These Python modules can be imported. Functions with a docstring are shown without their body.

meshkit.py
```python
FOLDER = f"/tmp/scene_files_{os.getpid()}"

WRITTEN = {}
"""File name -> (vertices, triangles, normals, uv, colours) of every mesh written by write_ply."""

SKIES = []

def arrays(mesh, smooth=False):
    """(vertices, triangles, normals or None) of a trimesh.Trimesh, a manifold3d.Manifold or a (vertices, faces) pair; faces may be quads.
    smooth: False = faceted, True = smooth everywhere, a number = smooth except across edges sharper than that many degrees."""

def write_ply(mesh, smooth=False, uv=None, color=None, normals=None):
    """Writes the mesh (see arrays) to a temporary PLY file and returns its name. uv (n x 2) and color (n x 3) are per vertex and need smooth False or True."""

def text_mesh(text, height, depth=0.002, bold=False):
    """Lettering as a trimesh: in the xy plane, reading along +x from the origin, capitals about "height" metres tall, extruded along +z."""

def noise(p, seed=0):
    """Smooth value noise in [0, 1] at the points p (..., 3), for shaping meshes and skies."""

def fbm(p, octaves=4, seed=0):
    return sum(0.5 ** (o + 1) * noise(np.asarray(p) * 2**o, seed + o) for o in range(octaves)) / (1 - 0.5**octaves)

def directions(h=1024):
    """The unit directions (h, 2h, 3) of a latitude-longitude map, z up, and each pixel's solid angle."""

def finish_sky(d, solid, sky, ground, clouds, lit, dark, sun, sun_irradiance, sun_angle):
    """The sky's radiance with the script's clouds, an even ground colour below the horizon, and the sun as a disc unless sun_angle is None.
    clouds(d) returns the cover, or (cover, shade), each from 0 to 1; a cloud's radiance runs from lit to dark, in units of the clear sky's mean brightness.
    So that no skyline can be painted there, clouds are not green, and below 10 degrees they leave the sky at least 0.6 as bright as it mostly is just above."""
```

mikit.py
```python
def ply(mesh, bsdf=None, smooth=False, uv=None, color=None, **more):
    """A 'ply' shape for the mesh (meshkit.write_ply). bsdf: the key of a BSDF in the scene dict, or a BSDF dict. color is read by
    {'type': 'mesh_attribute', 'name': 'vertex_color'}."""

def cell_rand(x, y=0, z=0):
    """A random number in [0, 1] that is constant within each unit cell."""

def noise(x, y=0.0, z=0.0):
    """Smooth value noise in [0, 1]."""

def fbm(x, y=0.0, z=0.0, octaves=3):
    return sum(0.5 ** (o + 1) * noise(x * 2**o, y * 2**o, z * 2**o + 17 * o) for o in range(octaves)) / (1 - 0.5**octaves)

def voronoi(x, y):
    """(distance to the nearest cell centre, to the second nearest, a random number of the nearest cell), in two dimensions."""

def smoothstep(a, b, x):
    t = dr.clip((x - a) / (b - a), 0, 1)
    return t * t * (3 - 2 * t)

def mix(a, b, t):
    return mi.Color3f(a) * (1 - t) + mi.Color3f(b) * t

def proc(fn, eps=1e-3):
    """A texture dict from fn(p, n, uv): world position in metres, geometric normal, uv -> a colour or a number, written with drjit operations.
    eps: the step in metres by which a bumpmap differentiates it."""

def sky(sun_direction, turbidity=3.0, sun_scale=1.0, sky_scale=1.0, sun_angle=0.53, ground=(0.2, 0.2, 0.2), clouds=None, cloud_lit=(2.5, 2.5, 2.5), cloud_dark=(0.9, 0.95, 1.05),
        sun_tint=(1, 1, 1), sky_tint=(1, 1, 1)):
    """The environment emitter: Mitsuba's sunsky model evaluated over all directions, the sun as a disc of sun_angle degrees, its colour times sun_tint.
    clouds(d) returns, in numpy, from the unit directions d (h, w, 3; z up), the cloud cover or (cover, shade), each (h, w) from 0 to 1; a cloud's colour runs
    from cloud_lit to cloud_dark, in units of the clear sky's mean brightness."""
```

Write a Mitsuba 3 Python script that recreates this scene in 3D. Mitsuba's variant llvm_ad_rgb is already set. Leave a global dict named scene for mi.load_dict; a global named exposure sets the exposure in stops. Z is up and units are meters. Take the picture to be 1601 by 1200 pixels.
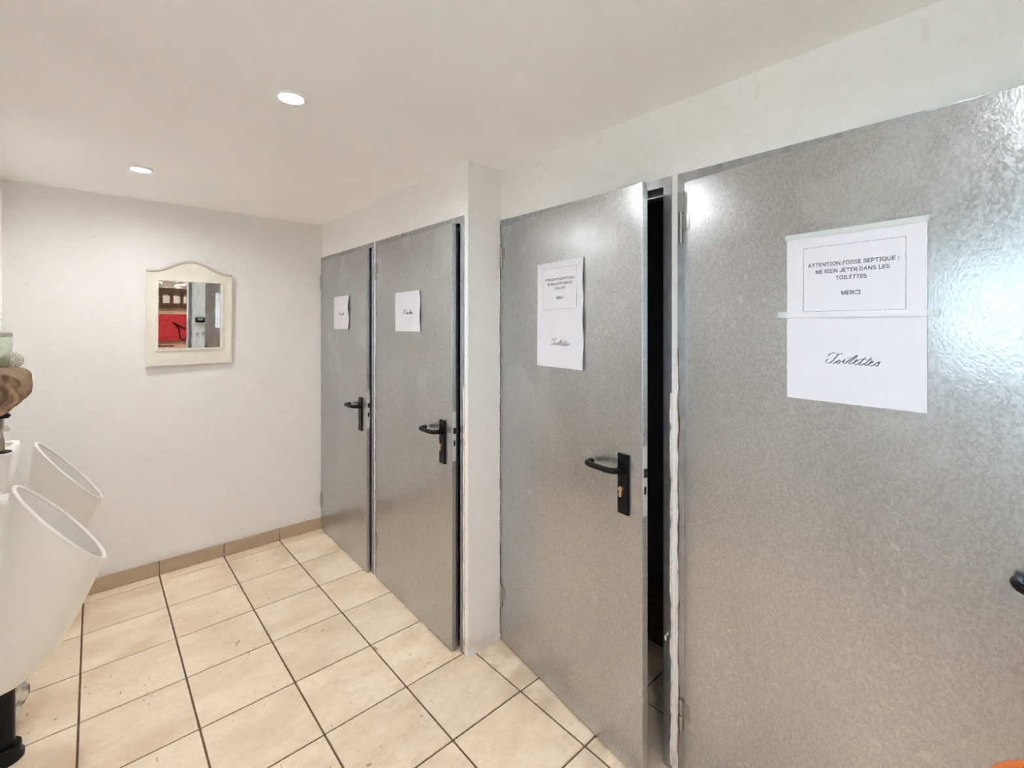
import math, random
import numpy as np, trimesh, drjit as dr, mitsuba as mi, mikit, meshkit
import manifold3d as m3
from shapely.geometry import Polygon, Point, box as sbox
from shapely.ops import unary_union
from shapely import affinity
from mikit import proc, noise, fbm, voronoi, smoothstep, mix, cell_rand

T = mi.ScalarTransform4f
rng = np.random.default_rng(7)
random.seed(7)
scene, labels = {}, {}

# ------------------------------------------------------------------ camera, sky, exposure
EYE = (0.0, 0.0, 1.4726)
YAW = 0.7356
F = 723.15
scene['camera'] = {
    'type': 'perspective', 'fov_axis': 'x', 'fov': math.degrees(2 * math.atan(800.5 / F)),
    'near_clip': 0.02, 'far_clip': 100.0, 'principal_point_offset_y': (600 - 509.5) / 1200,
    'to_world': T().look_at(origin=EYE, target=(math.sin(YAW), math.cos(YAW), EYE[2]), up=(0, 0, 1))}
exposure = 3.27
LAMP = (59.0, 60.8, 64.0)
scene['sky'] = mikit.sky((0.75, 0.35, 0.8), turbidity=4.0, sun_scale=0.25, sky_scale=3.1, ground=(0.56, 0.62, 0.56),
                         clouds=lambda d: np.full(d.shape[:2], 0.45), sky_tint=(0.56, 0.98, 1.16))

# ------------------------------------------------------------------ measures of the place
XL, XA, XB, YB, YP, YE, H = -0.34, 1.235, 1.4248, 3.44, 1.656, -0.45, 2.209
STALL = 2.45
TILE, TX, TY = 0.33, -0.041, 3.342
DOORS = {  # hinge axis x, y, opening angle, leaf width, frame outer y range (high, low), wall plane
    1: (1.225, 3.425, 1.48, .795, 3.4385, 2.581, XA),
    2: (1.225, 2.547, 2.03, .817, 2.560, 1.682, XA),
    3: (1.4148, 1.642, 7.80, .829, 1.655, .782, XB),
    4: (1.4148, .748, 7.00, .945, .761, -.245, XB)}
HEAD = 1.970

# ------------------------------------------------------------------ mesh helpers
def V(*a): return np.array(a, float)

def bx(x0, x1, y0, y1, z0, z1, bev=0.0):
    """A box, its edges rounded off by bev."""
    if bev <= 0:
        b = trimesh.creation.box(extents=(x1 - x0, y1 - y0, z1 - z0))
        b.apply_translation(((x0 + x1) / 2, (y0 + y1) / 2, (z0 + z1) / 2))
        return b
    p = []
    for x, sx in ((x0, 1), (x1, -1)):
        for y, sy in ((y0, 1), (y1, -1)):
            for z, sz in ((z0, 1), (z1, -1)):
                p += [(x, y + sy * bev, z + sz * bev), (x + sx * bev, y, z + sz * bev), (x + sx * bev, y + sy * bev, z)]
    return trimesh.convex.convex_hull(np.array(p))

def cat(*ms): return trimesh.util.concatenate(list(ms))

def man(mesh):
    if isinstance(mesh, m3.Manifold): return mesh
    return m3.Manifold(m3.Mesh(vert_properties=np.asarray(mesh.vertices, np.float32), tri_verts=np.asarray(mesh.faces, np.uint32)))

def tri(m):
    k = m.to_mesh()
    return trimesh.Trimesh(np.array(k.vert_properties[:, :3]), np.array(k.tri_verts), process=True)

def mbox(x0, x1, y0, y1, z0, z1):
    return m3.Manifold.cube((x1 - x0, y1 - y0, z1 - z0)).translate((x0, y0, z0))

def extr(poly, d, z0=0.0):
    """Polygon(s) in xy extruded along z."""
    gs = getattr(poly, 'geoms', [poly])
    m = cat(*[trimesh.creation.extrude_polygon(g, d, engine='earcut') for g in gs if g.area > 1e-12])
    m.apply_translation((0, 0, z0))
    return m

def lathe(prof, n=40, axis='z'):
    m = trimesh.creation.revolve(np.array(prof, float), sections=n)
    if axis == 'x': m.apply_transform(trimesh.transformations.rotation_matrix(math.pi / 2, (0, 1, 0)))
    return m

def tube(pts, r, n=14, closed=False):
    """A round tube along the points; r a number or a list."""
    P = np.array(pts, float); N = len(P); R = np.broadcast_to(np.asarray(r, float), (N,))
    d = np.gradient(P, axis=0) if not closed else np.roll(P, -1, 0) - np.roll(P, 1, 0)
    d /= np.linalg.norm(d, axis=1, keepdims=True)
    up = V(0, 0, 1) if abs(d[0][2]) < .9 else V(1, 0, 0)
    a = np.arange(n) * 2 * math.pi / n
    rings = []
    for i in range(N):
        x = np.cross(up, d[i]); x /= np.linalg.norm(x); y = np.cross(d[i], x); up = y
        rings.append(P[i] + R[i] * (np.cos(a)[:, None] * x + np.sin(a)[:, None] * y))
    v = np.vstack(rings); f = []
    for i in range(N if closed else N - 1):
        for k in range(n):
            p, q = i * n + k, i * n + (k + 1) % n
            s, t = ((i + 1) % N) * n + k, ((i + 1) % N) * n + (k + 1) % n
            f += [(p, q, t), (p, t, s)]
    if not closed:
        v = np.vstack([v, P[:1], P[-1:]])
        for k in range(n):
            f += [(len(v) - 2, (k + 1) % n, k), (len(v) - 1, (N - 1) * n + k, (N - 1) * n + (k + 1) % n)]
    return trimesh.Trimesh(v, np.array(f), process=False)

def bez(pts, n=8):
    """Catmull-Rom through the points."""
    P = np.array(pts, float); Q = np.vstack([2 * P[0] - P[1], P, 2 * P[-1] - P[-2]]); out = []
    for i in range(1, len(Q) - 2):
        for t in np.linspace(0, 1, n, endpoint=False):
            a, b, c, d = Q[i - 1:i + 3]
            out.append(.5 * (2 * b + (c - a) * t + (2 * a - 5 * b + 4 * c - d) * t * t + (3 * b - a - 3 * c + d) * t ** 3))
    return np.array(out + [P[-1]])

def loft(rings, cap=True):
    n = len(rings[0]); v = np.vstack(rings); f = []
    for i in range(len(rings) - 1):
        for k in range(n):
            p, q, s, t = i * n + k, i * n + (k + 1) % n, (i + 1) * n + k, (i + 1) * n + (k + 1) % n
            f += [(p, q, t), (p, t, s)]
    if cap:
        v = np.vstack([v, rings[0].mean(0)[None], rings[-1].mean(0)[None]])
        for k in range(n):
            f += [(len(v) - 2, (k + 1) % n, k), (len(v) - 1, (len(rings) - 1) * n + k, (len(rings) - 1) * n + (k + 1) % n)]
    m = trimesh.Trimesh(v, np.array(f), process=False); m.fix_normals()
    return m

def key_for(name, parent=None):
    k = f'{parent}__{name}' if parent else name
    if k not in scene and k not in labels and not any(q.startswith(k + '__') for q in scene): return k
    i = 1
    while f'{k}_{i:03d}' in scene or f'{k}_{i:03d}' in labels: i += 1
    return f'{k}_{i:03d}'

def obj(name, mesh, mat, parent=None, smooth=False, M=None, label=None, **tags):
    k = key_for(name, parent)
    d = mesh if isinstance(mesh, dict) else mikit.ply(mesh, mat, smooth)
    if isinstance(mesh, dict): d = dict(mesh)
    if M is not None: d['to_world'] = T(M.tolist())
    scene[k] = d
    if label: tags['label'] = label
    if tags: labels[k] = tags
    return k

def thing(name, label, category, **more):
    k = key_for(name)
    labels[k] = {'label': label, 'category': category, **more}
    return k

def struct(name, mesh, mat, smooth=False, label=None, **t):
    return obj(name, mesh, mat, None, smooth, None, label, kind='structure', **t)

# ------------------------------------------------------------------ materials
def mat(name, d): scene[name] = d; return name
def two(d): return {'type': 'twosided', 'b': d}
def rgb(*c): return {'type': 'rgb', 'value': list(c)}

def principled(base, rough, metal=0.0, spec=0.5, bump=None, bs=0.001, **kw):
    d = {'type': 'principled', 'base_color': base, 'roughness': rough, 'metallic': metal, 'specular': spec, **kw}
    if bump is not None: d = {'type': 'bumpmap', 'arbitrary': bump, 'scale': bs, 'bsdf': d}
    return two(d)

def plaster_color(p, n, uv):
    m = fbm(p.x * 2.1 + 3, p.y * 2.3, p.z * 1.7, 3)
    g = fbm(p.x * 40, p.y * 40, p.z * 40, 2)
    dirt = smoothstep(0.80, 0.86, noise(p.x * 31 + 7, p.y * 33, p.z * 29)) * smoothstep(0.55, 0.7, noise(p.x * 7, p.y * 7 + 3, p.z * 7))
    low = smoothstep(0.16, 0.0, p.z) * smoothstep(.35, .7, fbm(p.x * 9, p.y * 9, p.z * 14, 3))
    c = mix((0.80, 0.785, 0.755), (0.86, 0.85, 0.83), m)
    c = c * (0.975 + 0.05 * g)
    c = mix(c, mi.Color3f(0.52, 0.43, 0.33), 0.12 * dirt)
    return mix(c, mi.Color3f(0.60, 0.47, 0.34), 0.45 * low)

def plaster_bump(p, n, uv):
    lumps = smoothstep(.62, .80, noise(p.x * 28, p.y * 28 + 9, p.z * 22)) * smoothstep(1.0, .25, p.z) * smoothstep(1.7, 1.66, p.y) * 3.0
    return 0.5 * fbm(p.x * 14, p.y * 14, p.z * 14, 3) + 0.25 * noise(p.x * 90, p.y * 90, p.z * 90) + lumps

mat('plaster', principled(proc(plaster_color), 0.75, bump=proc(plaster_bump, 2e-3), bs=0.0022, spec=0.25))
mat('ceiling_paint', principled(proc(lambda p, n, uv: mix((0.79, 0.78, 0.76), (0.83, 0.82, 0.80), fbm(p.x * 3, p.y * 3, 1.0, 2))), 0.85, spec=0.2))
mat('plaster_chip', principled(proc(lambda p, n, uv: mix((0.82, 0.79, 0.75), (0.62, 0.52, 0.44), smoothstep(.58, .75, fbm(p.y * 60, p.z * 60, p.x * 60, 2)))), 0.85))
mat('crack_dirt', principled(rgb(0.13, 0.07, 0.045), 0.9))

def tile_color(p, n, uv):
    ix, iy = dr.floor((p.x - TX) / TILE), dr.floor((p.y - TY) / TILE)
    r = cell_rand(ix, iy, 3)
    q = p.x + 0.6 * p.y
    cloud = fbm(p.x * 5 + 31 * r, p.y * 9 + 17 * r, r * 20, 4)
    fine = fbm(p.x * 60, p.y * 90, 2.0, 3)
    c = mix((0.80, 0.63, 0.455), (0.93, 0.775, 0.60), smoothstep(.25, .72, cloud))
    c = c * (0.93 + 0.12 * r) * (0.94 + 0.12 * fine)
    vein = smoothstep(.60, .74, fbm(p.x * 16 + 5, p.y * 34 + 40 * r, r * 9, 3)) * smoothstep(.4, .6, fbm(p.x * 4, p.y * 4, 8.0, 2))
    c = mix(c, mi.Color3f(0.42, 0.31, 0.21), 0.12 * vein)
    spot = smoothstep(.93, .96, noise(p.x * 75, p.y * 55, 4.0)) * smoothstep(.55, .7, noise(p.x * 6, p.y * 6, 9.0))
    grime = smoothstep(1.15, 1.32, p.x) * smoothstep(.4, .7, fbm(p.x * 12, p.y * 12, 1.0, 3)) * 0.35
    c = mix(c, mi.Color3f(0.16, 0.10, 0.07), 0.5 * spot)
    return mix(c, mi.Color3f(0.33, 0.22, 0.15), grime)

mat('tile', principled(proc(tile_color), 0.42, spec=0.45, bump=proc(lambda p, n, uv: fbm(p.x * 45, p.y * 70, p.z * 50, 3), 1e-3), bs=0.0007))
mat('grout', principled(proc(lambda p, n, uv: mix((0.10, 0.065, 0.036), (0.18, 0.12, 0.07), fbm(p.x * 30, p.y * 30, p.z * 30, 2))), 0.9))
mat('skirting_tile', principled(proc(lambda p, n, uv: mix((0.40, 0.295, 0.20), (0.52, 0.40, 0.28), fbm(p.x * 14, p.y * 9, p.z * 25, 4))), 0.45))

def steel_tone(p):
    d1, d2, r = voronoi(p.y * 190 + 0.4 * p.x, p.z * 140)
    g = fbm(p.y * 520, p.z * 360, p.x * 60, 2)
    big = fbm(p.y * 4, p.z * 2.2, p.x * 3, 3)
    return r, g, big

def steel_color(p, n, uv):
    r, g, big = steel_tone(p)
    t = 0.35 * r + 0.65 * g
    c = mix((0.45, 0.46, 0.465), (0.565, 0.575, 0.58), smoothstep(.2, .8, t))
    c = c * (0.86 + 0.26 * big)
    scr = smoothstep(.84, .90, noise(p.y * 95, p.z * 70, 5.0)) * smoothstep(.62, .72, noise(p.y * 5, p.z * 4, 2.0))
    wipe = smoothstep(.58, .72, fbm(p.y * 6, p.z * 5, 12.0, 3)) * smoothstep(.45, .62, p.z * .5)
    c = mix(c, mi.Color3f(0.72, 0.74, 0.75), 0.25 * wipe)
    return mix(c, mi.Color3f(0.80, 0.80, 0.80), 0.3 * scr)

def steel_rough(p, n, uv):
    r, g, big = steel_tone(p)
    return 0.235 + 0.08 * r + 0.08 * (big - .5)

def steel_bump(p, n, uv):
    r, g, big = steel_tone(p)
    return noise(p.y * 330, p.z * 250, p.x * 30) + 0.25 * noise(p.y * 120 + 4, p.z * 95, p.x * 20)

mat('steel', principled(proc(steel_color), proc(steel_rough), 0.88, bump=proc(steel_bump, 8e-4), bs=0.00014))
mat('frame_steel', principled(proc(lambda p, n, uv: mix((0.32, 0.34, 0.365), (0.52, 0.54, 0.56), fbm(p.y * 60 + p.x * 80, p.z * 26, 3.0, 3))), 0.30, 0.9))
mat('hinge_steel', principled(rgb(0.40, 0.395, 0.38), 0.2, 0.95))
mat('lock_steel', principled(rgb(0.80, 0.80, 0.78), 0.4, 0.6))
mat('black_plastic', principled(rgb(0.005, 0.005, 0.006), 0.25, spec=0.18))
mat('dark_hole', principled(rgb(0.01, 0.01, 0.012), 0.7))
mat('brass', principled(rgb(0.78, 0.58, 0.33), 0.3, 0.9))
mat('chrome', principled(rgb(0.60, 0.55, 0.48), 0.16, 1.0))
mat('paper', principled(rgb(0.72, 0.71, 0.755), 0.8, spec=0.2))
mat('ink', principled(rgb(0.085, 0.085, 0.105), 0.8, spec=0.1))
mat('ink_line', principled(rgb(0.30, 0.30, 0.32), 0.8, spec=0.1))
mat('tape', principled(rgb(0.58, 0.62, 0.61), 0.28, spec=0.6))
mat('ceramic', principled(rgb(0.78, 0.755, 0.705), 0.09, spec=0.55, clearcoat=0.6, clearcoat_gloss=0.95))
mat('mirror_silver', two({'type': 'conductor', 'material': 'none', 'specular_reflectance': rgb(0.88, 0.89, 0.88)}))
mat('cream_paint', principled(proc(lambda p, n, uv: mix((0.74, 0.70, 0.59), (0.82, 0.79, 0.69), fbm(p.x * 20, p.z * 9, p.y * 20, 3))), 0.5))
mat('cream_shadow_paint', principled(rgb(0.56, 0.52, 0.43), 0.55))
mat('wood_bark', principled(proc(lambda p, n, uv: mix((0.10, 0.058, 0.028), (0.27, 0.165, 0.085), fbm(p.x * 30, p.y * 9, p.z * 34, 4))), 0.75, bump=proc(lambda p, n, uv: fbm(p.x * 60, p.y * 20, p.z * 70, 3), 2e-3), bs=0.006))
mat('wood_cut', principled(proc(lambda p, n, uv: mix((0.11, 0.065, 0.032), (0.44, 0.29, 0.17), smoothstep(.25, .75, fbm(p.x * 55 + 2 * noise(p.z * 20, p.x * 20), p.y * 30, p.z * 26, 4)))), 0.7))
mat('green_glass', {'type': 'roughdielectric', 'alpha': 0.03, 'int_ior': 1.45, 'ext_ior': 1.0, 'specular_transmittance': rgb(0.95, 0.975, 0.92)})
mat('window_glass', {'type': 'thindielectric', 'int_ior': 1.5})
mat('band_grey', principled(rgb(0.42, 0.42, 0.36), 0.4))
mat('leaf_green', principled(rgb(0.62, 0.66, 0.40), 0.6))
mat('white_shell', principled(rgb(0.78, 0.75, 0.68), 0.5))
mat('shell_groove', principled(rgb(0.42, 0.38, 0.30), 0.7))
mat('stone', principled(proc(lambda p, n, uv: mix((0.16, 0.12, 0.08), (0.78, 0.74, 0.66), smoothstep(.3, .62, fbm(p.x * 30, p.y * 30, p.z * 30, 4)))), 0.9, bump=proc(lambda p, n, uv: fbm(p.x * 70, p.y * 70, p.z * 70, 3), 2e-3), bs=0.006))
mat('white_paint', principled(rgb(0.80, 0.80, 0.77), 0.45))
mat('orange_plastic', principled(rgb(0.72, 0.17, 0.03), 0.4))
mat('red_paint', principled(proc(lambda p, n, uv: mix((0.52, 0.025, 0.04), (0.62, 0.05, 0.065), fbm(p.x * 6, p.z * 6, 2.0, 3))), 0.5))
mat('timber', principled(proc(lambda p, n, uv: mix((0.045, 0.022, 0.012), (0.11, 0.055, 0.03), fbm(p.x * 12, p.y * 12, p.z * 30, 3))), 0.7))
mat('rough_stone_wall', principled(proc(lambda p, n, uv: mix((0.42, 0.34, 0.25), (0.72, 0.63, 0.50), fbm(p.x * 7, p.y * 7, p.z * 9, 4))), 0.9))
mat('foil', principled(rgb(0.80, 0.80, 0.82), 0.25, 1.0, bump=proc(lambda p, n, uv: fbm(p.x * 14, p.y * 14, p.z * 14, 3), 4e-3), bs=0.05))
mat('pink_top', principled(rgb(0.62, 0.42, 0.36), 0.4))
mat('screen_green', principled(rgb(0.35, 0.45, 0.36), 0.2))
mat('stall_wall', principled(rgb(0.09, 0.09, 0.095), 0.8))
mat('lamp_trim', principled(rgb(0.85, 0.84, 0.82), 0.3))

# ------------------------------------------------------------------ floor: slab of joint mortar with single tiles
def hall_floor():
    struct('floor', bx(XL, STALL, YE, YB, -0.06, -0.0035), 'grout', label='floor of beige stone-look tiles with dark brown joints')
    rects = [(XL, STALL, YE, YB)]
    cache = {}
    for i in range(-1, 8):
        for j in range(-1, 12):
            x0, x1 = TX + i * TILE, TX + (i + 1) * TILE
            y1, y0 = TY - j * TILE, TY - (j + 1) * TILE
            g = 0.0035
            x0, x1, y0, y1 = max(x0 + g, XL), min(x1 - g, STALL), max(y0 + g, YE), min(y1 - g, YB)
            if x1 - x0 < .02 or y1 - y0 < .02: continue
            if x0 > 1.75: continue
            dz = rng.uniform(-.0006, .0004)
            t = bx(x0, x1, y0, y1, -0.009, dz, 0.0012)
            obj('tile', t, 'tile', 'floor')
hall_floor()

# ------------------------------------------------------------------ walls and ceiling
struct('ceiling', bx(XL - .14, STALL + .1, YE - .12, YB + .1, H, H + .06), 'ceiling_paint', label='smooth white ceiling with two round spotlights')
def wall_minus(b, holes):
    m = mbox(*b)
    for h in holes: m = m - mbox(*h)
    return tri(m)
struct('wall_back', bx(XL - .14, STALL + .1, YB, YB + .1, -.06, H), 'plaster', label='plain off-white plaster wall with the mirror')
WINDOWS = ((0.38, 0.72, 1.36, 1.76), (-0.43, 0.20, 0.85, 2.05))
struct('wall_left', wall_minus((XL - .14, XL, YE - .12, YB, -.06, H), [(XL - .2, XL + .1, *w) for w in WINDOWS]), 'plaster', label='off-white plaster wall carrying the urinals')
struct('wall_right_far', wall_minus((XA, XA + .10, YP, YB, -.06, H), [(XA - .1, XA + .2, DOORS[1][5], DOORS[1][4], -.1, HEAD), (XA - .1, XA + .2, DOORS[2][5], DOORS[2][4], -.1, HEAD)])
       , 'plaster', label='white plaster wall above and beside the two shower doors')
struct('wall_right_near', wall_minus((XB, XB + .10, YE, YP, -.06, H), [(XB - .1, XB + .2, DOORS[3][5], DOORS[3][4], -.1, HEAD), (XB - .1, XB + .2, DOORS[4][5], DOORS[4][4], -.1, HEAD)])
       , 'plaster', label='white plaster wall above and beside the two toilet doors')
struct('wall_pier', bx(XA + .10, STALL, YP, YP + .075, -.06, H), 'plaster', label='white lumpy plaster pier face between shower doors and toilet doors')
DX0, DX1, DZ = 0.33, 1.18, 2.02
struct('wall_end', wall_minus((XL, XB + .1, YE - .12, YE, -.06, H), [(DX0, DX1, YE - .3, YE + .2, -.1, DZ)]), 'plaster', label='white wall with a doorway, seen in the mirror')
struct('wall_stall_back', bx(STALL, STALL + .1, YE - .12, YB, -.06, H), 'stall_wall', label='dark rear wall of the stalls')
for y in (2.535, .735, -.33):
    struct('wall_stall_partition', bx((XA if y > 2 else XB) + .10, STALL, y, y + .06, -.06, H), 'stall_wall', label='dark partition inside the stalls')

# skirting along the back wall: single tiles
struct('baseboard_back', bx(XL, XA, YB - .006, YB, 0, .079), 'grout', label='row of brown skirting tiles along the back wall')
for i in range(-1, 5):
    x0, x1 = max(TX + i * TILE + .0018, XL), min(TX + (i + 1) * TILE - .0018, XA)
    if x1 - x0 > .02: obj('tile', bx(x0, x1, YB - .0125, YB - .002, .002, .082, .0015), 'skirting_tile', 'baseboard_back')

# windows in the left wall (they light the toilet doors)
for i, (WY0, WY1, WZ0, WZ1) in enumerate(WINDOWS):
    w = f'window_{i + 1}'
    labels[w] = {'kind': 'structure', 'label': ('small square window in the left wall', 'tall window in the left wall beside the doorway')[i]}
    for (a, b, c, d) in ((WY0, WY1, WZ0, WZ0 + .03), (WY0, WY1, WZ1 - .03, WZ1), (WY0, WY0 + .03, WZ0 + .03, WZ1 - .03), (WY1 - .03, WY1, WZ0 + .03, WZ1 - .03)):
        obj('frame', bx(XL - .12, XL - .075, a, b, c, d, .003), 'white_paint', w)
    obj('pane', trimesh.Trimesh([(XL - .0978, y, z) for y, z in ((WY0 + .025, WZ0 + .025), (WY1 - .025, WZ0 + .025), (WY1 - .025, WZ1 - .025), (WY0 + .025, WZ1 - .025))], [(0, 1, 2), (0, 2, 3)], process=False), 'window_glass', w)

# ------------------------------------------------------------------ doors
def leaf_matrix(n):
    ax, ay, ang = DOORS[n][:3]
    a = math.radians(ang)
    t = V(-math.sin(a), -math.cos(a), 0); nn = V(-math.cos(a), math.sin(a), 0)
    o = V(ax, ay, 0) - nn * .004
    M = np.eye(4); M[:3, 0] = t; M[:3, 1] = (0, 0, 1); M[:3, 2] = nn; M[:3, 3] = o
    return M            # local x along the leaf, local y up, local z out of its face

def prism_x(poly_yz, x0, x1):
    """Polygon in (y, z) extruded along x."""
    m = extr(poly_yz, x1 - x0)
    v = np.array(m.vertices); m.vertices = np.stack([v[:, 2] + x0, v[:, 0], v[:, 1]], 1)
    return m

def door_frame(k, n):
    y1, y0, xw = DOORS[n][4], DOORS[n][5], DOORS[n][6]
    fw, z1 = .030, HEAD
    for side, (a, b) in enumerate(((y1, y1 - fw), (y0, y0 + fw))):
        face = prism_x(Polygon([(a, 0), (b, 0), (b, z1 - fw), (a, z1)]), xw - .003, xw + .002)
        rev = bx(xw - .003, xw + .09, min(b, b + (b - a) * -.06), max(b, b + (b - a) * -.06), 0, z1 - fw)
        s = 1 if b > a else -1
        stop = bx(xw + .045, xw + .09, min(b, b + s * .016), max(b, b + s * .016), 0, z1 - fw)
        obj('jamb', cat(face, rev, stop), 'frame_steel', k)
    face = prism_x(Polygon([(y1, z1), (y0, z1), (y0 + fw, z1 - fw), (y1 - fw, z1 - fw)]), xw - .003, xw + .002)
    rev = bx(xw - .003, xw + .09, y0 + fw, y1 - fw, z1 - fw, z1 - fw + .002)
    stop = bx(xw + .045, xw + .09, y0 + fw, y1 - fw, z1 - fw - .016, z1 - fw)
    obj('head', cat(face, rev, stop), 'frame_steel', k)

def knuckle(z0, z1):
    zm = (z0 + z1) / 2
    a = trimesh.creation.cylinder(radius=.0078, segment=((0, z0, .0), (0, zm - .002, .0)), sections=18)
    b = trimesh.creation.cylinder(radius=.0078, segment=((0, zm + .002, .0), (0, z1, .0)), sections=18)
    c = trimesh.creation.cylinder(radius=.004, segment=((0, z0 - .003, .0), (0, z1 + .003, .0)), sections=14)
    plate = bx(.004, .032, zm - .010, zm + .044, -.003, .0022, .0006)
    return cat(a, b, c, plate)

def lever(u, z):
    pts = bez([(u, z, .006), (u, z, .030), (u - .010, z, .046), (u - .030, z, .052), (u - .070, z, .053), (u - .108, z, .052), (u - .126, z, .046), (u - .135, z, .030), (u - .1355, z, .016)], 8)
    rose = trimesh.creation.cylinder(radius=.0155, segment=((u, z, .004), (u, z, .016)), sections=28)
    tip = trimesh.creation.icosphere(2, .0098); tip.apply_translation(pts[-1])
    return cat(tube(pts, .0098, 18), rose, tip)

def door(n, label, brass_key):
    k = f'door_{n}'
    W = DOORS[n][3]
    labels[k] = {'label': label, 'category': 'door', 'kind': 'structure'}
    door_frame(k, n)
    M = leaf_matrix(n)
    body = bx(.012, W, .006, 1.938, -.024, 0, .0015)
    # the leaf's edge is rebated: the back half stands in
    lip = bx(.016, W - .016, .010, 1.925, -.046, -.023, .001)
    leaf = obj('leaf', cat(body, lip), 'steel', k, M=M)
    for z0, z1 in ((1.743, 1.841), (.160, .260)):
        obj('hinge', knuckle(z0, z1), 'hinge_steel', leaf, smooth=35, M=M)
    u, zc, wd = (.737, .985, .046)
    dz = .008 if n == 3 else 0.0
    zc += dz
    if n == 1: u = .717
    if n == 4: u = .886
    if n == 2: u = .743
    if n == 3: u = .753
    plate = Polygon([(u - wd / 2, .838 + dz), (u + wd / 2, .838 + dz), (u + wd / 2, 1.038 + dz), (u - wd / 2, 1.038 + dz)])
    arc = Point(u, .938 + dz).buffer(.1035, 64)
    pl = plate.intersection(arc).buffer(-.002).buffer(.002)
    pl2 = extr(pl, .007, 0); pl3 = extr(pl.buffer(-.0018), .0018, .007)
    h = obj('handle', lever(u - .002, zc), 'black_plastic', leaf, smooth=40, M=M, label='black U-shaped lever handle')
    obj('handle_plate', cat(pl2, pl3), 'black_plastic', leaf, M=M, label='long black handle plate')
    if brass_key:
        zk = .922 + dz
        c = unary_union([Point(u - .004, zk).buffer(.0085, 24), sbox(u - .009, zk - .022, u + .001, zk), Point(u - .004, zk - .022).buffer(.005, 16)])
        slot = sbox(u - .0046, zk - .006, u - .0034, zk + .006)
        obj('key_cylinder', extr(c.difference(slot), .0125, .004), 'brass', leaf, M=M, label='brass key cylinder')
    lp = bx(W - .0005, W + .0012, .86, 1.085, -.022, -.004)
    obj('lock_plate', lp, 'lock_steel', leaf, M=M, label='pale lock plate on the door edge')
    obj('latch', cat(bx(W, W + .006, .985, 1.012, -.019, -.007, .001), bx(W + .0008, W + .0018, .93, .955, -.018, -.008)), 'dark_hole', leaf, M=M, label='dark latch bolt')
    return k, leaf, M

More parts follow.
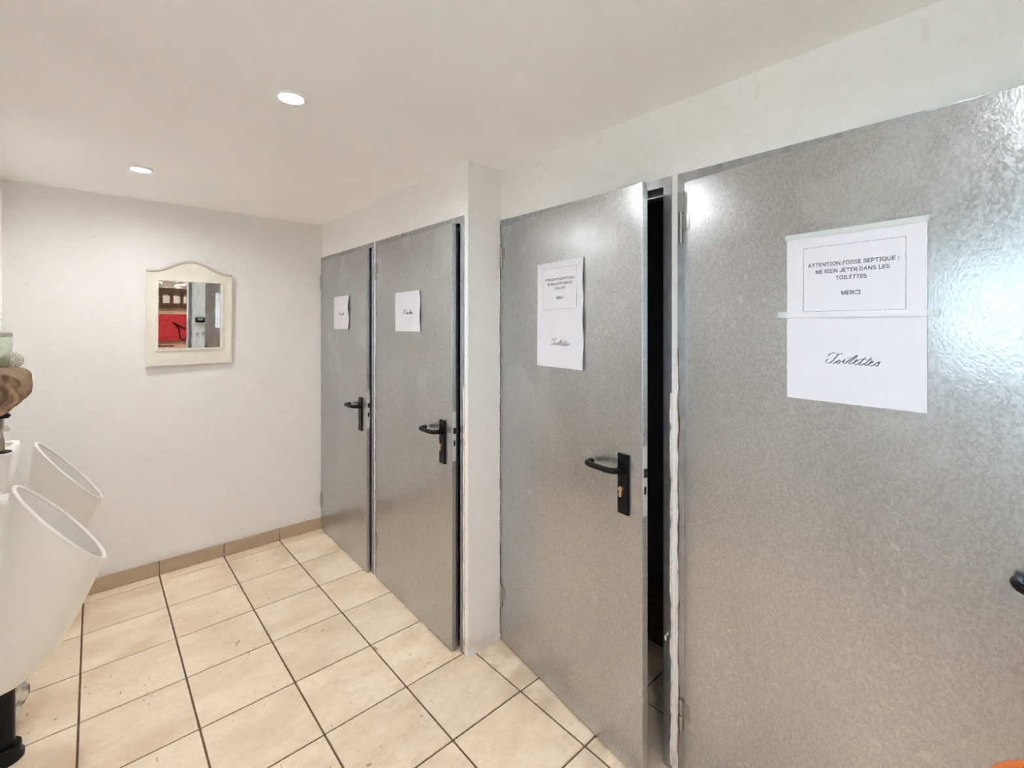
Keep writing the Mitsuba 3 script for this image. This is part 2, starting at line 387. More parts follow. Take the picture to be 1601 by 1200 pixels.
D = {}
D[1] = door(1, 'grey galvanized steel door with a round white sticker, next to the back wall', False)
D[2] = door(2, 'grey galvanized steel door with a small paper sign, second from the back wall', True)
D[3] = door(3, 'grey galvanized steel door standing ajar, right of the white pier', True)
D[4] = door(4, 'large nearest grey galvanized steel door at the right edge, its signs taped on', True)
obj('sticker', extr(Point(.398, 1.838).buffer(.0115, 24), .0012), 'paper', D[1][1], M=D[1][2], label='round white sticker')

for yy, zz, tl in ((.797, .445, .5), (.804, .428, -.2)):
    dp = trimesh.creation.icosphere(2, 1.0); dp.apply_scale((.003, .0035, .009))
    dp.apply_transform(trimesh.transformations.rotation_matrix(tl, (1, 0, 0))); dp.apply_translation((XB - .004, yy, zz))
    obj('paint_drip', dp, 'plaster_chip', D[3][0], smooth=True, label='small white paint drip on the frame')

# ------------------------------------------------------------------ lettering
def width_scaled(text, u0, u1, z, hgt, bold=True):
    m = meshkit.text_mesh(text, hgt, .0003, bold)
    v = np.array(m.vertices); v[:, 0] = u0 + (v[:, 0] - v[:, 0].min()) * (u1 - u0) / np.ptp(v[:, 0]); v[:, 1] += z
    m.vertices = v
    return m

SCRIPT = {
 'T': [[(5.1, 18.3), (8.6, 22.9), (15.7, 25.3), (26.1, 23.6), (35.6, 24.9)], [(26.6, 23.2), (19.9, 14.3), (13.7, 5.6), (6.3, 0.4), (1.0, 0.3), (-0.6, 3.8), (2.1, 7.8), (4.8, 8.9)]],
 'oilettes': [[(15.7, -0.2), (23.0, 5.9), (28.6, 8.9), (24.2, 5.9), (21.8, 1.9), (24.8, -0.1), (28.6, 3.3), (30.0, 7.5), (28.6, 8.9)], [(29.3, 5.7), (33.2, 5.3), (39.3, 10.7)],
  [(39.3, 11.0), (35.7, 3.5), (37.8, 0.8), (43.3, 5.4)], [(44.8, 16.2), (46.5, 15.4)],
  [(43.3, 5.4), (53.2, 15.1), (61.5, 20.8), (63.8, 22.0), (62.0, 18.1), (53.2, 10.4), (48.3, 4.5), (48.5, 1.3), (52.2, 1.9), (56.1, 4.8)],
  [(56.1, 4.8), (62.0, 7.7), (65.5, 11.2), (63.0, 11.8), (58.8, 7.0), (57.6, 2.6), (60.5, 0.0), (67.8, 3.5)],
  [(79.5, 17.5), (72.6, 9.6), (68.3, 2.4), (69.9, -0.7), (77.4, 3.6)], [(91.1, 17.5), (82.6, 7.9), (78.3, 1.9), (80.1, -0.7), (85.9, 3.4)],
  [(67.8, 12.5), (80.2, 13.4), (92.4, 12.8)], [(85.9, 3.4), (90.6, 6.2), (94.9, 9.0), (92.6, 10.6), (88.0, 6.0), (86.8, 1.6), (90.1, -0.9), (96.1, 2.3)],
  [(96.1, 2.3), (102.1, 7.8), (106.8, 10.0), (104.4, 6.0), (103.0, 2.3), (100.3, -0.5), (97.5, 1.0)]],
 'D': [[(20, 23), (13, 12), (7, 3), (2, 1), (0, 3), (4, 4.5), (11, 1), (20, 0.5), (30, 6), (35, 14), (33, 21), (25, 25), (14, 24.5), (7, 20), (8, 15.5), (12, 15)], [(20, .5), (30, 2), (36, 3.5), (37.5, 5.5)]],
 'ouches': [[(42, 8.9), (37.6, 5.9), (35.2, 1.9), (38.2, -0.1), (42, 3.3), (43.4, 7.5), (42, 8.9)], [(42.7, 5.7), (46.6, 5.3), (52.7, 10.7)],
  [(52.7, 11), (49.1, 3.5), (51, 0.3), (56, 4), (61, 11), (58, 3.5), (60, 0.3), (66, 5)], [(73.5, 8), (72, 10.8), (68, 7), (66.6, 2.5), (69.5, 0), (76, 4.6)],
  [(76, 4.6), (86, 15.5), (93, 23.5), (95, 24), (93, 19), (86, 9), (80.5, 0)], [(80.5, 0), (86, 7), (91, 10.5), (91.5, 8), (88.5, 2.5), (90.5, 0), (96, 4.8)],
  [(96, 4.8), (102, 7.7), (105.5, 11.2), (103, 11.8), (98.8, 7), (97.6, 2.6), (100.5, 0), (107, 3.4)],
  [(107, 3.4), (112.5, 7.8), (117.2, 10), (114.8, 6), (113.4, 2.3), (110.7, -.5), (108, 1)]]}

def script_mesh(keys, u, z, width, thick=1.0):
    strokes = [s for k in keys for s in SCRIPT[k]]
    allp = np.vstack([np.array(s, float) for s in strokes])
    sc = width / (np.ptp(allp[:, 0]))
    parts = []
    for s in strokes:
        P = bez(s, 7) if len(s) > 2 else np.array(s, float)
        d = np.gradient(P, axis=0); L = np.linalg.norm(d, axis=1) + 1e-9
        down = np.abs(d @ V(.55, .83)) / L
        wd = (.55 + 1.15 * down ** 2.2) * thick * (1.6 if len(s) == 2 else 1)
        for a, b, wa, wb in zip(P[:-1], P[1:], wd[:-1], wd[1:]):
            parts.append(unary_union([Point(a).buffer(wa, 5), Point(b).buffer(wb, 5)]).convex_hull)
    g = unary_union(parts).simplify(.08)
    g = affinity.translate(affinity.scale(g, sc, sc, origin=(0, 0)), u - allp[:, 0].min() * sc, z)
    return extr(g, .0003)

# ------------------------------------------------------------------ paper notices taped to the doors
def sheet(n, name, label, u0, u1, z0, z1, text=None, box=None, frame_lines=None, tapes=(), amp=.0014, seed=0, tilt=0.0, fold=None, group=None, curl=0.0):
    M = D[n][2]
    k = thing(name, label, 'paper sign', **({'group': group} if group else {}))
    def off(x, y):
        s, t = (np.asarray(x) - u0) / (u1 - u0), (np.asarray(y) - z0) / (z1 - z0)
        o = .0012 + amp * (meshkit.fbm(np.stack([s * 1.7 + seed, t * 2.1, s * 0 + seed * 3.1], -1), 2) * 1.2)
        o = o + curl * np.maximum(0, s - .55) ** 2 * (1 + .6 * np.sin(9 * t + seed))
        if fold is not None: o = o + .0035 * np.exp(-((np.asarray(y) - fold) / .012) ** 2)
        return o
    nx, ny = 26, 22
    g = np.stack(np.meshgrid(np.linspace(u0, u1, nx), np.linspace(z0, z1, ny), indexing='ij'), -1).reshape(-1, 2)
    skew = tilt * (g[:, 0] - u0)
    o = off(g[:, 0], g[:, 1])
    front = np.column_stack([g[:, 0], g[:, 1] + skew, o + .00015]); back = np.column_stack([g[:, 0], g[:, 1] + skew, o - .00015])
    f = []
    for i in range(nx - 1):
        for j in range(ny - 1):
            a, b, c, d = i * ny + j, (i + 1) * ny + j, (i + 1) * ny + j + 1, i * ny + j + 1
            f += [(a, b, c), (a, c, d)]
    f = np.array(f); m = trimesh.Trimesh(np.vstack([front, back]), np.vstack([f, f[:, ::-1] + len(front)]), process=False)
    obj('sheet', m, 'paper', k, smooth=True, M=M)
    def lay(mesh, lift=.0003):
        v = np.array(mesh.vertices); base = v[:, 2].min()
        v[:, 2] = off(v[:, 0], v[:, 1]) + lift + (v[:, 2] - base) * .5
        v[:, 1] += tilt * (v[:, 0] - u0)
        mesh.vertices = v; return mesh
    for nm, tm in (text or []):
        obj(nm, lay(tm), 'ink', k, M=M, label='black printed words' if nm == 'lettering' else None)
    if frame_lines:
        a, b, c, d = frame_lines; t = .0009
        lines = cat(*[extr(sbox(*q).segmentize(.012), .0003) for q in ((a, c, b, c + t), (a, d - t, b, d), (a, c, a + t, d), (b - t, c, b, d))])
        obj('border', lay(lines), 'ink_line', k, M=M)
    for (a, b, c, d, lift) in tapes:
        g2 = sbox(a, c, b, d).segmentize(.01)
        obj('tape', extr(g2, .0004, lift), 'tape', k, M=M, label='strip of clear tape')
    return k

def notice_text(du, dz, n):
    out = []
    for s, a, b, z, h in (('ATTENTION FOSSE SEPTIQUE :', .3775, .5646, 1.6232, .0093), ('NE RIEN JETER DANS LES', .3953, .5478, 1.6052, .0093),
                          ('TOILETTES', .4395, .504, 1.5872, .0093), ('MERCI', .4518, .492, 1.5492, .0098)):
        out.append(width_scaled(s, a + du, b + du, z + dz, h))
    return [('lettering', cat(*out))]

# door 4
sheet(4, 'septic_tank_notice', 'white landscape notice about the septic tank, upper sheet on the nearest door', .326, .6135, 1.494, 1.7035, text=notice_text(0, 0, 4), frame_lines=(.3661, .5768, 1.5098, 1.6738),
      tapes=((.322, .617, 1.700, 1.7135, .0036), (.6045, .6335, 1.4945, 1.5085, .0040), (.303, .331, 1.4945, 1.5105, .0040)), seed=1, fold=1.5)
sheet(4, 'toilet_sign', 'white sheet reading Toilettes in script, under the notice on the nearest door', .326, .6130, 1.283, 1.4935, text=[('lettering', script_mesh(('T', 'oilettes'), .418, 1.3795, .111, 0.66))], seed=5)
# door 3
sheet(3, 'septic_tank_notice', 'white landscape notice about the septic tank, upper sheet on the door right of the pier', .281, .5600, 1.529, 1.7275, text=notice_text(-.0480, .0305, 3), frame_lines=(.3175, .5235, 1.5395, 1.7030), seed=9, curl=.02)
sheet(3, 'toilet_sign', 'white sheet reading Toilettes in script, under the notice on the door right of the pier', .278, .5610, 1.309, 1.5285, text=[('lettering', script_mesh(('T', 'oilettes'), .370, 1.3965, .110, .72))], seed=13, curl=.022)
# doors 1 and 2
sheet(2, 'shower_sign', 'white sheet reading Douches in script on the second door from the back wall', .2545, .533, 1.4445, 1.652, text=[('lettering', script_mesh(('D', 'ouches'), .348, 1.535, .106, .95))], seed=17, curl=.016)
sheet(1, 'shower_sign', 'white sheet reading Douches in script on the door with the round sticker', .260, .533, 1.4535, 1.670, text=[('lettering', script_mesh(('D', 'ouches'), .350, 1.545, .102, .95))], seed=21, curl=.03)

# ------------------------------------------------------------------ broken plaster edges beside the door frames
def ragged(holder, xw, ya, z0, z1, w0, w1, side, seed, thick=.0035):
    """A ragged plaster lip from wall edge ya over the frame towards side (+1: rising y)."""
    zz = np.linspace(z0, z1, int((z1 - z0) / .012) + 2)
    nn = meshkit.fbm(np.stack([zz * 22, zz * 0 + seed, zz * 0], -1), 4, seed)
    wd = w0 + (w1 - w0) * np.clip((nn - .3) / .4, 0, 1)
    ins = ya - side * .0015
    P = [(ya + side * w, z) for w, z in zip(wd, zz)] + [(ins, z) for z in zz[::-1]]
    poly = Polygon(P).buffer(0)
    obj('plaster_edge', prism_x(poly, xw - thick - .003, xw + .001), 'plaster_chip', holder)
    P2 = [(ya + side * (w + .0012 + .0035 * max(0, q - .42) / .3), z) for w, z, q in zip(wd, zz, nn[::-1])] + [(ins, z) for z in zz[::-1]]
    obj('crack', prism_x(Polygon(P2).buffer(0), xw - .0042, xw + .001), 'crack_dirt', holder)

ragged('wall_right_near', XB, DOORS[3][5], .02, 1.25, .0003, .0055, 1, 3)
ragged('wall_right_near', XB, DOORS[4][4], .02, 1.40, .0003, .0045, -1, 4)
ragged('wall_right_near', XB, YP, .02, 1.95, .0003, .005, -1, 5)
ragged('wall_right_far', XA, DOORS[2][5], .02, 1.2, .0003, .004, 1, 6)
ragged('wall_right_far', XA, DOORS[2][4], .02, 1.3, .0003, .003, -1, 8)

# ------------------------------------------------------------------ ceiling spotlights
def downlight(x, y, label, group=None):
    k = thing('ceiling_spotlight', label, 'ceiling light')
    ring = lathe([(.037, 0), (.046, 0), (.048, -.0015), (.047, -.006), (.043, -.0095), (.0385, -.010), (.037, -.009), (.037, 0)], 44)
    ring.apply_translation((x, y, H)); ring.fix_normals()
    obj('trim_ring', ring, 'lamp_trim', k, smooth=35)
    lens = lathe([(0, -.0005), (.0365, -.0005), (.0365, -.0025), (.030, -.0035), (0, -.0040)], 40)
    lens.apply_translation((x, y, H)); lens.fix_normals()
    d = mikit.ply(lens, 'lamp_trim', 30)
    d['emitter'] = {'type': 'area', 'radiance': rgb(*LAMP)}
    obj('lens', d, None, k)
downlight(.469, 1.573, 'round lit ceiling spotlight, the larger one in front of the pier')
downlight(.164, 2.765, 'round lit ceiling spotlight near the back wall')
downlight(.44, .06, 'round lit ceiling spotlight above the nearest door')

# ------------------------------------------------------------------ urinals
def urinal_mesh():
    zt = [.255, .262, .275, .30, .345, .40, .46, .54, .61, .70, .90, 1.12]
    vf = [.100, .140, .178, .213, .250, .281, .310, .344, .374, .410, .475, .54]
    vb = [.045, .030, .025, .030, .045, .060, .075, .086, .093, .100, .128, .19]
    wd = [.035, .060, .075, .086, .096, .104, .112, .121, .128, .134, .140, .142]
    ang = np.linspace(0, 2 * math.pi, 72, endpoint=False)
    def rings(off, zmin):
        out = []
        for z in np.concatenate([[q for q in np.linspace(.255, .30, 6)], np.linspace(.32, 1.12, 26)]):
            if z < zmin: continue
            f, b, w = np.interp(z, zt, vf) - off, np.interp(z, zt, vb) + off, np.interp(z, zt, wd) - off
            c, a = (f + b) / 2, (f - b) / 2
            out.append(np.column_stack([c + a * np.sign(np.cos(ang)) * np.abs(np.cos(ang)) ** .95, w * np.sin(ang), np.full(72, z)]))
        return out
    outer, inner = man(loft(rings(0, 0))), man(loft(rings(.011, .33)))
    # slanted opening from (v .137, z .925) to (v .374, z .61)
    sl = (.61 - .925) / (.374 - .137)
    nrm = V(-sl, 0, 1); nrm /= np.linalg.norm(nrm)
    off = float(nrm @ V(.137, 0, .925))
    solid = outer.trim_by_plane((-nrm).tolist(), -off)
    shell = solid - inner
    # rim bead along the cut
    pts = []
    for a in ang:
        zlo, zhi = .3, 1.11
        for _ in range(40):
            z = (zlo + zhi) / 2
            f, b, w = np.interp(z, zt, vf) - .0055, np.interp(z, zt, vb) + .0055, np.interp(z, zt, wd) - .0055
            p = V((f + b) / 2 + (f - b) / 2 * math.cos(a), w * math.sin(a), z)
            if p @ nrm > off: zhi = z
            else: zlo = z
        pts.append(p)
    bead = man(tube(np.array(pts), .0068, 12, closed=True))
    spine = man(bx(0, .10, -.07, .07, .27, .70, .02)) - inner
    return tri(shell), tri(bead), tri(spine)
shell_mesh, bead_mesh, head_mesh = urinal_mesh()
shell_ply, bead_ply, head_ply = (mikit.ply(m, 'ceramic', 40) for m in (shell_mesh, bead_mesh, head_mesh))
PV = .118
pipe_ply = mikit.ply(trimesh.creation.cylinder(radius=.024, segment=((PV, .02, .0), (PV, .02, .275)), sections=32), 'black_plastic', 40)
flange_ply = mikit.ply(lathe([(.0, 0), (.047, 0), (.047, .012), (.040, .022), (.040, .045), (.036, .05), (0, .05)], 32).apply_translation((PV, .02, 0)), 'black_plastic', 40)
def urinal(y, label):
    k = thing('urinal', label, 'urinal', group='white wall urinals')
    M = np.eye(4); M[:3, 3] = (XL, y, 0)
    b = obj('bowl', shell_ply, None, k, M=M)
    obj('rim', bead_ply, None, b, M=M)
    obj('wall_mount', head_ply, None, k, M=M)
    obj('drain_pipe', pipe_ply, None, k, M=M, label='black drain pipe')
    obj('floor_flange', flange_ply, None, k, M=M, label='black pipe collar on the floor')
urinal(2.30, 'white ceramic urinal with slanted oval opening, nearer one with the black drain pipe')
urinal(3.10, 'white ceramic urinal with slanted oval opening, behind the nearer one by the back wall')

# small washbasin between the urinals, with its tap
k = thing('wash_basin', 'small white ceramic wall basin with a dark tap, between the two urinals', 'basin')
bo = man(loft([np.column_stack([XL + d * (.5 + .5 * np.sign(c) * np.abs(c) ** .35), 2.655 + w * np.sign(q) * np.abs(q) ** .35, np.full(56, z)])
     for z, d, w in ((.853, .06, .11), (.86, .09, .135), (.88, .108, .143), (.93, .114, .148), (.99, .119, .15), (1.0, .118, .149))
     for c, q in ((np.cos(np.linspace(0, 2 * math.pi, 56, endpoint=False)), np.sin(np.linspace(0, 2 * math.pi, 56, endpoint=False))),)]))
bi = man(bx(XL + .055, XL + .098, 2.66, 2.78, .93, 1.03, .02))
obj('bowl', tri(bo - bi), 'ceramic', k, smooth=40)
tp = V(XL + .083, 2.56, 0)
obj('tap_rosette', lathe([(0, 0.999), (.030, 0.999), (.030, 1.004), (.016, 1.009), (0, 1.011)], 30).apply_translation(tp), 'black_plastic', k, smooth=35, label='dark tap rosette')
col = bez([(tp[0], tp[1], 1.0), (tp[0] - .002, tp[1], 1.05), (tp[0] - .012, tp[1], 1.10)], 8)
t_ = obj('tap', cat(tube(col, .0125, 20), tube(bez([(tp[0] - .006, tp[1], 1.07), (tp[0] + .004, tp[1] + .05, 1.085), (tp[0] + .008, tp[1] + .10, 1.07)], 8), .009, 14), lathe([(0, 1.09), (.02, 1.09), (.022, 1.10), (.022, 1.125), (0, 1.13)], 24).apply_translation((tp[0] - .012, tp[1], 0))), 'chrome', k, smooth=40, label='tarnished chrome tap')
obj('lever', cat(bx(tp[0] - .03, tp[0] + .026, tp[1] - .016, tp[1] + .016, 1.128, 1.146, .006)), 'black_plastic', t_)

# ------------------------------------------------------------------ log shelf above the urinal and its ornaments
def log_mesh():
    ys = np.linspace(2.20, 2.50, 15); n = 40; rings = []
    for i, y in enumerate(ys):
        a = np.linspace(0, 2 * math.pi, n, endpoint=False)
        hw, hh = .086, .072
        v = np.cos(a); s = np.sin(a)
        x = hw * np.sign(v) * np.abs(v) ** .7; z = hh * np.where(s > 0, np.abs(s) ** .55, -np.abs(s) ** .8)
        p = np.column_stack([x, np.full(n, y), z])
        d = meshkit.fbm(np.stack([p[:, 0] * 18, np.full(n, y * 6), p[:, 2] * 18], -1), 3) - .5
        sc = 1 + .22 * d
        sc = np.where(s > .4, 1 + .06 * d, sc)
        rise = .010 * math.sin((y - 2.2) * 9)
        p[:, 0] = np.maximum(XL + .002, XL + .086 + x * sc - .014 * (1 - (y - 2.2) / .3) * (z < -.02))
        p[:, 2] = 1.250 + z * sc + rise
        # the near end is cut aslant
        k = (ys[-1] - y) / (ys[-1] - ys[0])
        p[:, 1] = y - .05 * k * (p[:, 0] - XL - .08) / .08
        rings.append(p)
    return loft(rings, cap=False), rings
lm, lrings = log_mesh()
k = thing('log_shelf', 'rough brown half-log shelf fixed to the left wall above the near urinal', 'shelf')
obj('log', lm, 'wood_bark', k, smooth=50)
def end_face(r, flip):
    c = r.mean(0); v = np.vstack([r, c[None]]); n = len(r)
    f = [(n, (i + 1) % n, i) if flip else (n, i, (i + 1) % n) for i in range(n)]
    return trimesh.Trimesh(v, f, process=False)
obj('cut_end', end_face(lrings[0], True), 'wood_cut', k, label='pale sawn end of the log')
obj('cut_end', end_face(lrings[-1], False), 'wood_cut', k)
LT = 1.3225
k = thing('glass_lantern', 'small pale green glass jar lantern standing on the log shelf', 'lantern')
lx, ly = -.246, 2.36
prof_o = [(0, 0), (.020, 0), (.027, .004), (.029, .02), (.030, .045), (.036, .065), (.038, .085), (.036, .108), (.033, .118)]
prof_i = [(.030, .118), (.033, .106), (.035, .085), (.033, .066), (.027, .046), (.026, .02), (.022, .008), (0, .007)]
jar = lathe(prof_o + prof_i, 40).apply_translation((lx, ly, LT)); jar.fix_normals()
obj('jar', jar, 'green_glass', k, smooth=40)
obj('collar', lathe([(.032, .112), (.037, .112), (.0385, .116), (.0385, .126), (.036, .130), (.012, .130), (.012, .112)], 36).apply_translation((lx, ly, LT)), 'band_grey', k, smooth=30, label='grey metal collar')
hoop = bez([(lx - .016, ly, LT + .128), (lx - .015, ly, LT + .155), (lx - .006, ly, LT + .176), (lx + .006, ly, LT + .176), (lx + .015, ly, LT + .155), (lx + .016, ly, LT + .128)], 8)
obj('hoop', tube(hoop, .0032, 10), 'green_glass', k, smooth=True)
fill = lathe([(0, .009), (.021, .009), (.0245, .02), (.0255, .042), (0, .047)], 30).apply_translation((lx, ly, LT))
obj('filling', fill, 'leaf_green', k, smooth=30, label='yellow-green filling')

k = thing('ribbed_disc', 'small round white ribbed shell leaning on the log shelf', 'ornament')
M = np.eye(4)
ax = V(-.1, -1, .25); ax /= np.linalg.norm(ax); ux = np.cross((0, 0, 1), ax); ux /= np.linalg.norm(ux); uy = np.cross(ax, ux)
M[:3, 0], M[:3, 1], M[:3, 2], M[:3, 3] = ux, uy, ax, (-.212, 2.40, LT + .0285)
obj('shell', lathe([(0, -.006), (.026, -.006), (.0285, -.002), (.0285, .001), (.020, .006), (.008, .008), (0, .008)], 40), 'shell_groove', k, smooth=40, M=M)
for i in range(18):
    a = i * 2 * math.pi / 18
    p = [(r * math.cos(a), r * math.sin(a), z) for r, z in ((.008, .0082), (.014, .0082), (.021, .0062), (.0275, .0022))]
    obj('rib', tube(p, [.0011, .0016, .0022, .0024], 7), 'white_shell', k, M=M)
obj('hub', lathe([(0, .007), (.007, .007), (.0075, .0095), (.004, .0115), (0, .0115)], 20), 'white_shell', k, smooth=40, M=M)

# stone on the floor behind the drain pipe
pts = np.array([(-.325, 2.44, 0), (-.23, 2.42, 0), (-.218, 2.50, 0), (-.32, 2.56, 0), (-.325, 2.42, .16), (-.215, 2.42, .185), (-.172, 2.46, .15), (-.178, 2.52, .11), (-.20, 2.55, .15), (-.32, 2.58, .19), (-.205, 2.44, .05)])
st = trimesh.convex.convex_hull(pts)
st = trimesh.remesh.subdivide_to_size(st.vertices, st.faces, .016); st = trimesh.Trimesh(*st)
st.merge_vertices(); dn = meshkit.fbm(np.array(st.vertices) * 28, 3) - .5
vv = np.array(st.vertices) + np.array(st.vertex_normals) * (dn * .030)[:, None]; vv[:, 2] = np.where(np.array(st.vertices)[:, 2] < 1e-6, 0, np.maximum(vv[:, 2], 0)); vv[:, 0] = np.maximum(vv[:, 0], XL + .004)
st.vertices = vv
obj('rough_stone', st, 'stone', None, smooth=25, label='pale rough stone on the floor behind the black drain pipe', category='stone')

# ------------------------------------------------------------------ mirror on the back wall
MW, MH = .430, .560
def arch(w, x):     # height of the top edge above the shoulders
    t = np.clip(np.abs(x) / (w * .5), 0, 1)
    return .068 * .5 * (1 + np.cos(math.pi * np.minimum(1, t / .93)))
xs = np.linspace(-MW / 2, MW / 2, 61)
outline = Polygon([(-MW / 2, 0)] + [(MW / 2, 0)] + [(x, MH + arch(MW, x)) for x in xs[::-1]])
GX0, GX1, GZ0, GZ1 = -.163, .158, .098, .502
hole = sbox(GX0, GZ0, GX1, GZ1)
M = np.eye(4)
dl, ta = math.radians(1.9), math.radians(1.5)
nv = V(math.sin(dl) * math.cos(ta), -math.cos(dl) * math.cos(ta), -math.sin(ta))
tx = V(math.cos(dl), math.sin(dl), 0); ty = np.cross(nv, tx)
M[:3, 0], M[:3, 1], M[:3, 2], M[:3, 3] = tx, ty, nv, (.441, YB - .014, 1.240)
k = thing('wall_mirror', 'cream painted wooden mirror with arched top hanging on the back wall', 'mirror')
fr = extr(outline.difference(hole), .020)
obj('frame', fr, 'cream_paint', k, M=M)
g = trimesh.creation.box(extents=(GX1 - GX0 + .01, GZ1 - GZ0 + .01, .003)); g.apply_translation(((GX0 + GX1) / 2, (GZ0 + GZ1) / 2, .0085))
obj('glass', extr(sbox(GX0 - .0, GZ0, GX1, GZ1), .003, .007), 'mirror_silver', k, M=M, label='mirror glass')
bead = cat(extr(hole.buffer(.014, join_style=2).difference(hole.buffer(-.001)), .006, .020), extr(hole.buffer(.009, join_style=2).difference(hole.buffer(-.001)), .004, .026))
obj('inner_moulding', bead, 'cream_paint', k, M=M)
topl = [(x, MH + arch(MW, x) - .006, .022) for x in xs]
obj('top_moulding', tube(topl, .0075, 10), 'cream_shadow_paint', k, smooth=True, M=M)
for a in (-MW / 2, MW / 2 - .012): obj('side_moulding', extr(sbox(a, 0, a + .012, MH - .004), .005, .020), 'cream_paint', k, M=M)
obj('back_board', extr(hole.buffer(.05, join_style=2), .0045, .001), 'timber', k, M=M)
obj('nail', trimesh.creation.cylinder(radius=.0035, segment=((.437, YB - .018, 1.886), (.437, YB + .004, 1.884)), sections=14), 'lock_steel', None, smooth=40, label='small nail in the wall above the mirror', category='nail')

# ------------------------------------------------------------------ orange tub in the right corner
k = thing('orange_bin', 'orange plastic bin, only its rim edge showing in the bottom right corner', 'bin')
ox, oy = 1.10, -.10
obj('bin_body', lathe([(0, .004), (.105, .004), (.11, .0), (.135, .710), (.131, .710), (.106, .008), (0, .008)], 48).apply_translation((ox, oy, 0)), 'orange_plastic', k, smooth=40)
obj('bin_rim', tube([(ox + .137 * math.cos(a), oy + .137 * math.sin(a), .712) for a in np.linspace(0, 2 * math.pi, 60, endpoint=False)], .008, 12, closed=True), 'orange_plastic', k, smooth=True)

# ------------------------------------------------------------------ what the mirror shows: end wall, doorway, the room beyond
k = 'door_5'
labels[k] = {'kind': 'structure', 'label': 'open doorway with a grey frame, seen in the mirror', 'category': 'doorway'}
for a, b in ((DX0, DX0 + .03), (DX1 - .0, DX1 + .03)):
    obj('jamb', bx(a - (.03 if a == DX0 else 0), b - (.03 if a == DX0 else 0), YE - .13, YE + .006, 0, DZ + .03), 'frame_steel', k)
obj('head', bx(DX0, DX1, YE - .13, YE + .006, DZ, DZ + .03), 'frame_steel', k)
k = thing('wall_display', 'small black box with a green display on a shelf, seen in the mirror', 'thermometer')
obj('case', bx(1.25, 1.355, YE + .002, YE + .03, 1.315, 1.385, .006), 'black_plastic', k)
obj('screen', bx(1.272, 1.335, YE + .0295, YE + .0315, 1.346, 1.376), 'screen_green', k)
k = thing('bracket_shelf', 'tiny white bracket shelf under the display, seen in the mirror', 'shelf')
obj('board', bx(1.225, 1.385, YE, YE + .06, 1.300, 1.314, .002), 'cream_paint', k)
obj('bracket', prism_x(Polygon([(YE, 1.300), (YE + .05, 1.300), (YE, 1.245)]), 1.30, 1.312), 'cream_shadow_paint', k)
k = thing('wall_socket', 'white double socket below the bracket shelf, seen in the mirror', 'socket')
obj('plate', bx(1.24, 1.38, YE, YE + .010, 1.14, 1.20, .003), 'white_paint', k)
for x in (1.275, 1.345):
    s_ = trimesh.creation.cylinder(radius=.018, segment=((x, YE + .009, 1.17), (x, YE + .0115, 1.17)), sections=20)
    obj('outlet', s_, 'band_grey', k)

struct('floor_hall', bx(-1.2, 3.2, -4.1, YE - .12, -.06, -.004), 'skirting_tile', label='floor of the room beyond the doorway')
struct('ceiling_hall', bx(-1.2, 3.2, -4.1, YE - .12, 2.75, 2.8), 'ceiling_paint', label='ceiling of the room beyond the doorway')
struct('wall_hall_far', bx(-1.2, 3.2, -4.1, -4.0, -.06, 2.75), 'rough_stone_wall', label='rough beige wall of the room beyond')
struct('wall_hall_left', bx(-1.3, -1.2, -4.1, YE - .12, -.06, 2.75), 'plaster', label='side wall of the room beyond')
struct('wall_hall_right', bx(3.2, 3.3, -4.1, YE - .12, -.06, 2.75), 'plaster', label='side wall of the room beyond')
struct('wall_hall_near', cat(bx(XB + .1, 3.2, YE - .12, YE - .02, -.06, 2.75), bx(-1.2, XL, YE - .12, YE - .02, -.06, 2.75), bx(XL, XB + .1, YE - .12, YE - .02, H, 2.75)), 'plaster', label='wall round the doorway')
k = thing('red_panel', 'bright red painted panel on the wall of the room seen in the mirror', 'panel')
obj('board', bx(1.0, 2.4, -3.998, -3.965, .80, 1.31), 'red_paint', k)
for x in (1.35, 1.72, 2.1):
    obj('joint', bx(x - .003, x + .003, -3.966, -3.963, .81, 1.30), 'crack_dirt', k)
cb = bez([(1.62, -3.952, 1.15), (1.70, -3.952, 1.05), (1.72, -3.952, .92), (1.76, -3.952, .83), (1.9, -3.95, .82)], 8)
k2 = thing('black_cable', 'black cable hanging down the red panel, seen in the mirror', 'cable')
obj('cord', tube(cb, .009, 10), 'black_plastic', k2, smooth=True)
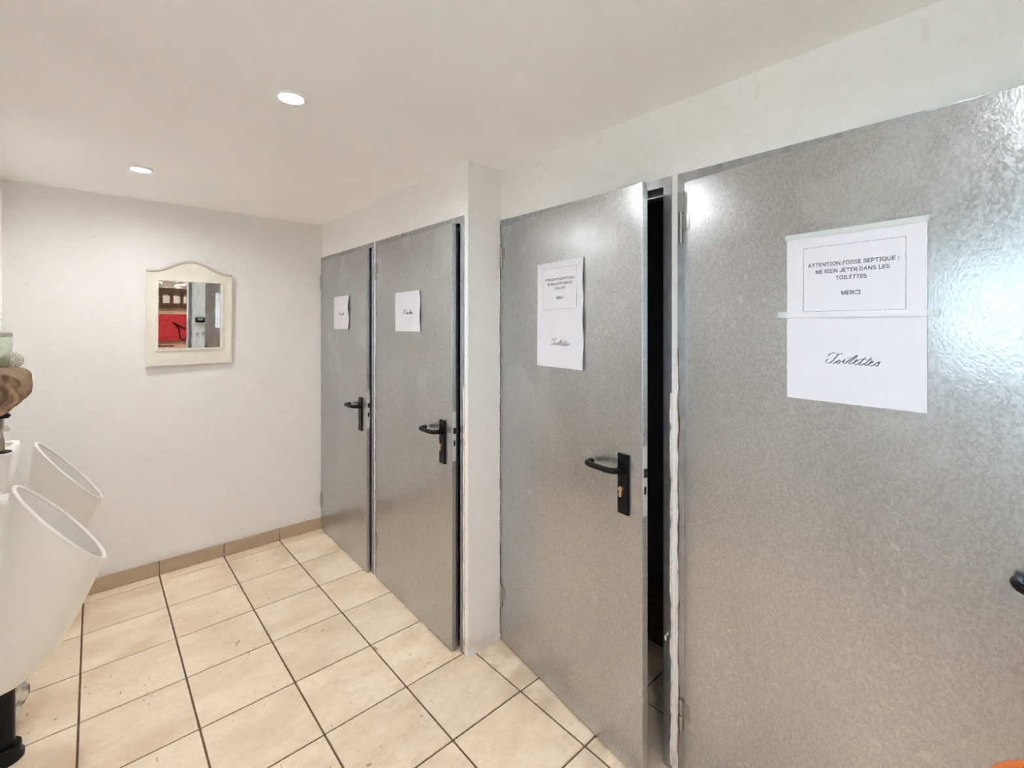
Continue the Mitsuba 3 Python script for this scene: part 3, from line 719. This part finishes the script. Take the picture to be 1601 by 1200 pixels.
obj('cord', tube(bez([(1.62, -3.952, 1.15), (1.76, -3.952, 1.06), (1.95, -3.952, .98)], 8), .009, 10), 'black_plastic', k2, smooth=True)
k = thing('timber_frame', 'dark timber framing with pale infill on the wall seen in the mirror', 'timber frame')
for z in (1.43, 1.69):
    obj('beam', bx(.8, 2.7, -4.0, -3.93, z, z + .085, .006), 'timber', k)
for i, x in enumerate(np.linspace(.95, 2.55, 11)):
    t = .05 if i > 6 else 0
    p = prism_x(Polygon([(0, 0)] * 0 + [(x - .022, 1.515), (x + .022, 1.515), (x + .022 + t, 1.69), (x - .022 + t, 1.69)]), 0, .06)
    v = np.array(p.vertices); p.vertices = np.stack([v[:, 1], -4.0 + v[:, 0], v[:, 2]], 1); p.fix_normals()
    obj('post', p, 'timber', k)
obj('infill', bx(.85, 2.65, -4.0, -3.985, 1.515, 1.69), 'white_paint', k, label='pale infill')
obj('foil_insulation', bx(.8, 2.7, -3.998, -3.95, 1.79, 2.35, .01), 'foil', None, label='crumpled silver foil insulation above the timber frame, seen in the mirror', category='insulation')
k = thing('hall_table', 'pinkish table top in front of the red panel, seen in the mirror', 'table')
obj('table_top', bx(1.0, 2.5, -3.9, -3.0, .70, .74, .004), 'pink_top', k)
for x in (1.06, 2.44):
    for y in (-3.84, -3.06): obj('leg', bx(x - .03, x + .03, y - .03, y + .03, 0, .70), 'timber', k)
obj('black_strap', tube(bez([(1.25, -3.5, .750), (1.4, -3.46, .752), (1.55, -3.5, .750)], 8), .012, 8), 'black_plastic', None, smooth=True, label='black strap lying on the pinkish table, seen in the mirror', category='strap')
k = thing('hall_lamp', 'round ceiling lamp lighting the room beyond the doorway', 'ceiling light')
obj('base', lathe([(0, 0), (.15, 0), (.15, -.03), (0, -.03)], 36).apply_translation((1.6, -2.6, 2.75)), 'lamp_trim', k)
gl = trimesh.creation.cylinder(radius=.135, height=.03, sections=36).apply_translation((1.6, -2.6, 2.705))
d = mikit.ply(gl, 'lamp_trim'); d['emitter'] = {'type': 'area', 'radiance': rgb(16.0, 14.5, 12.5)}
obj('diffuser', d, None, k)
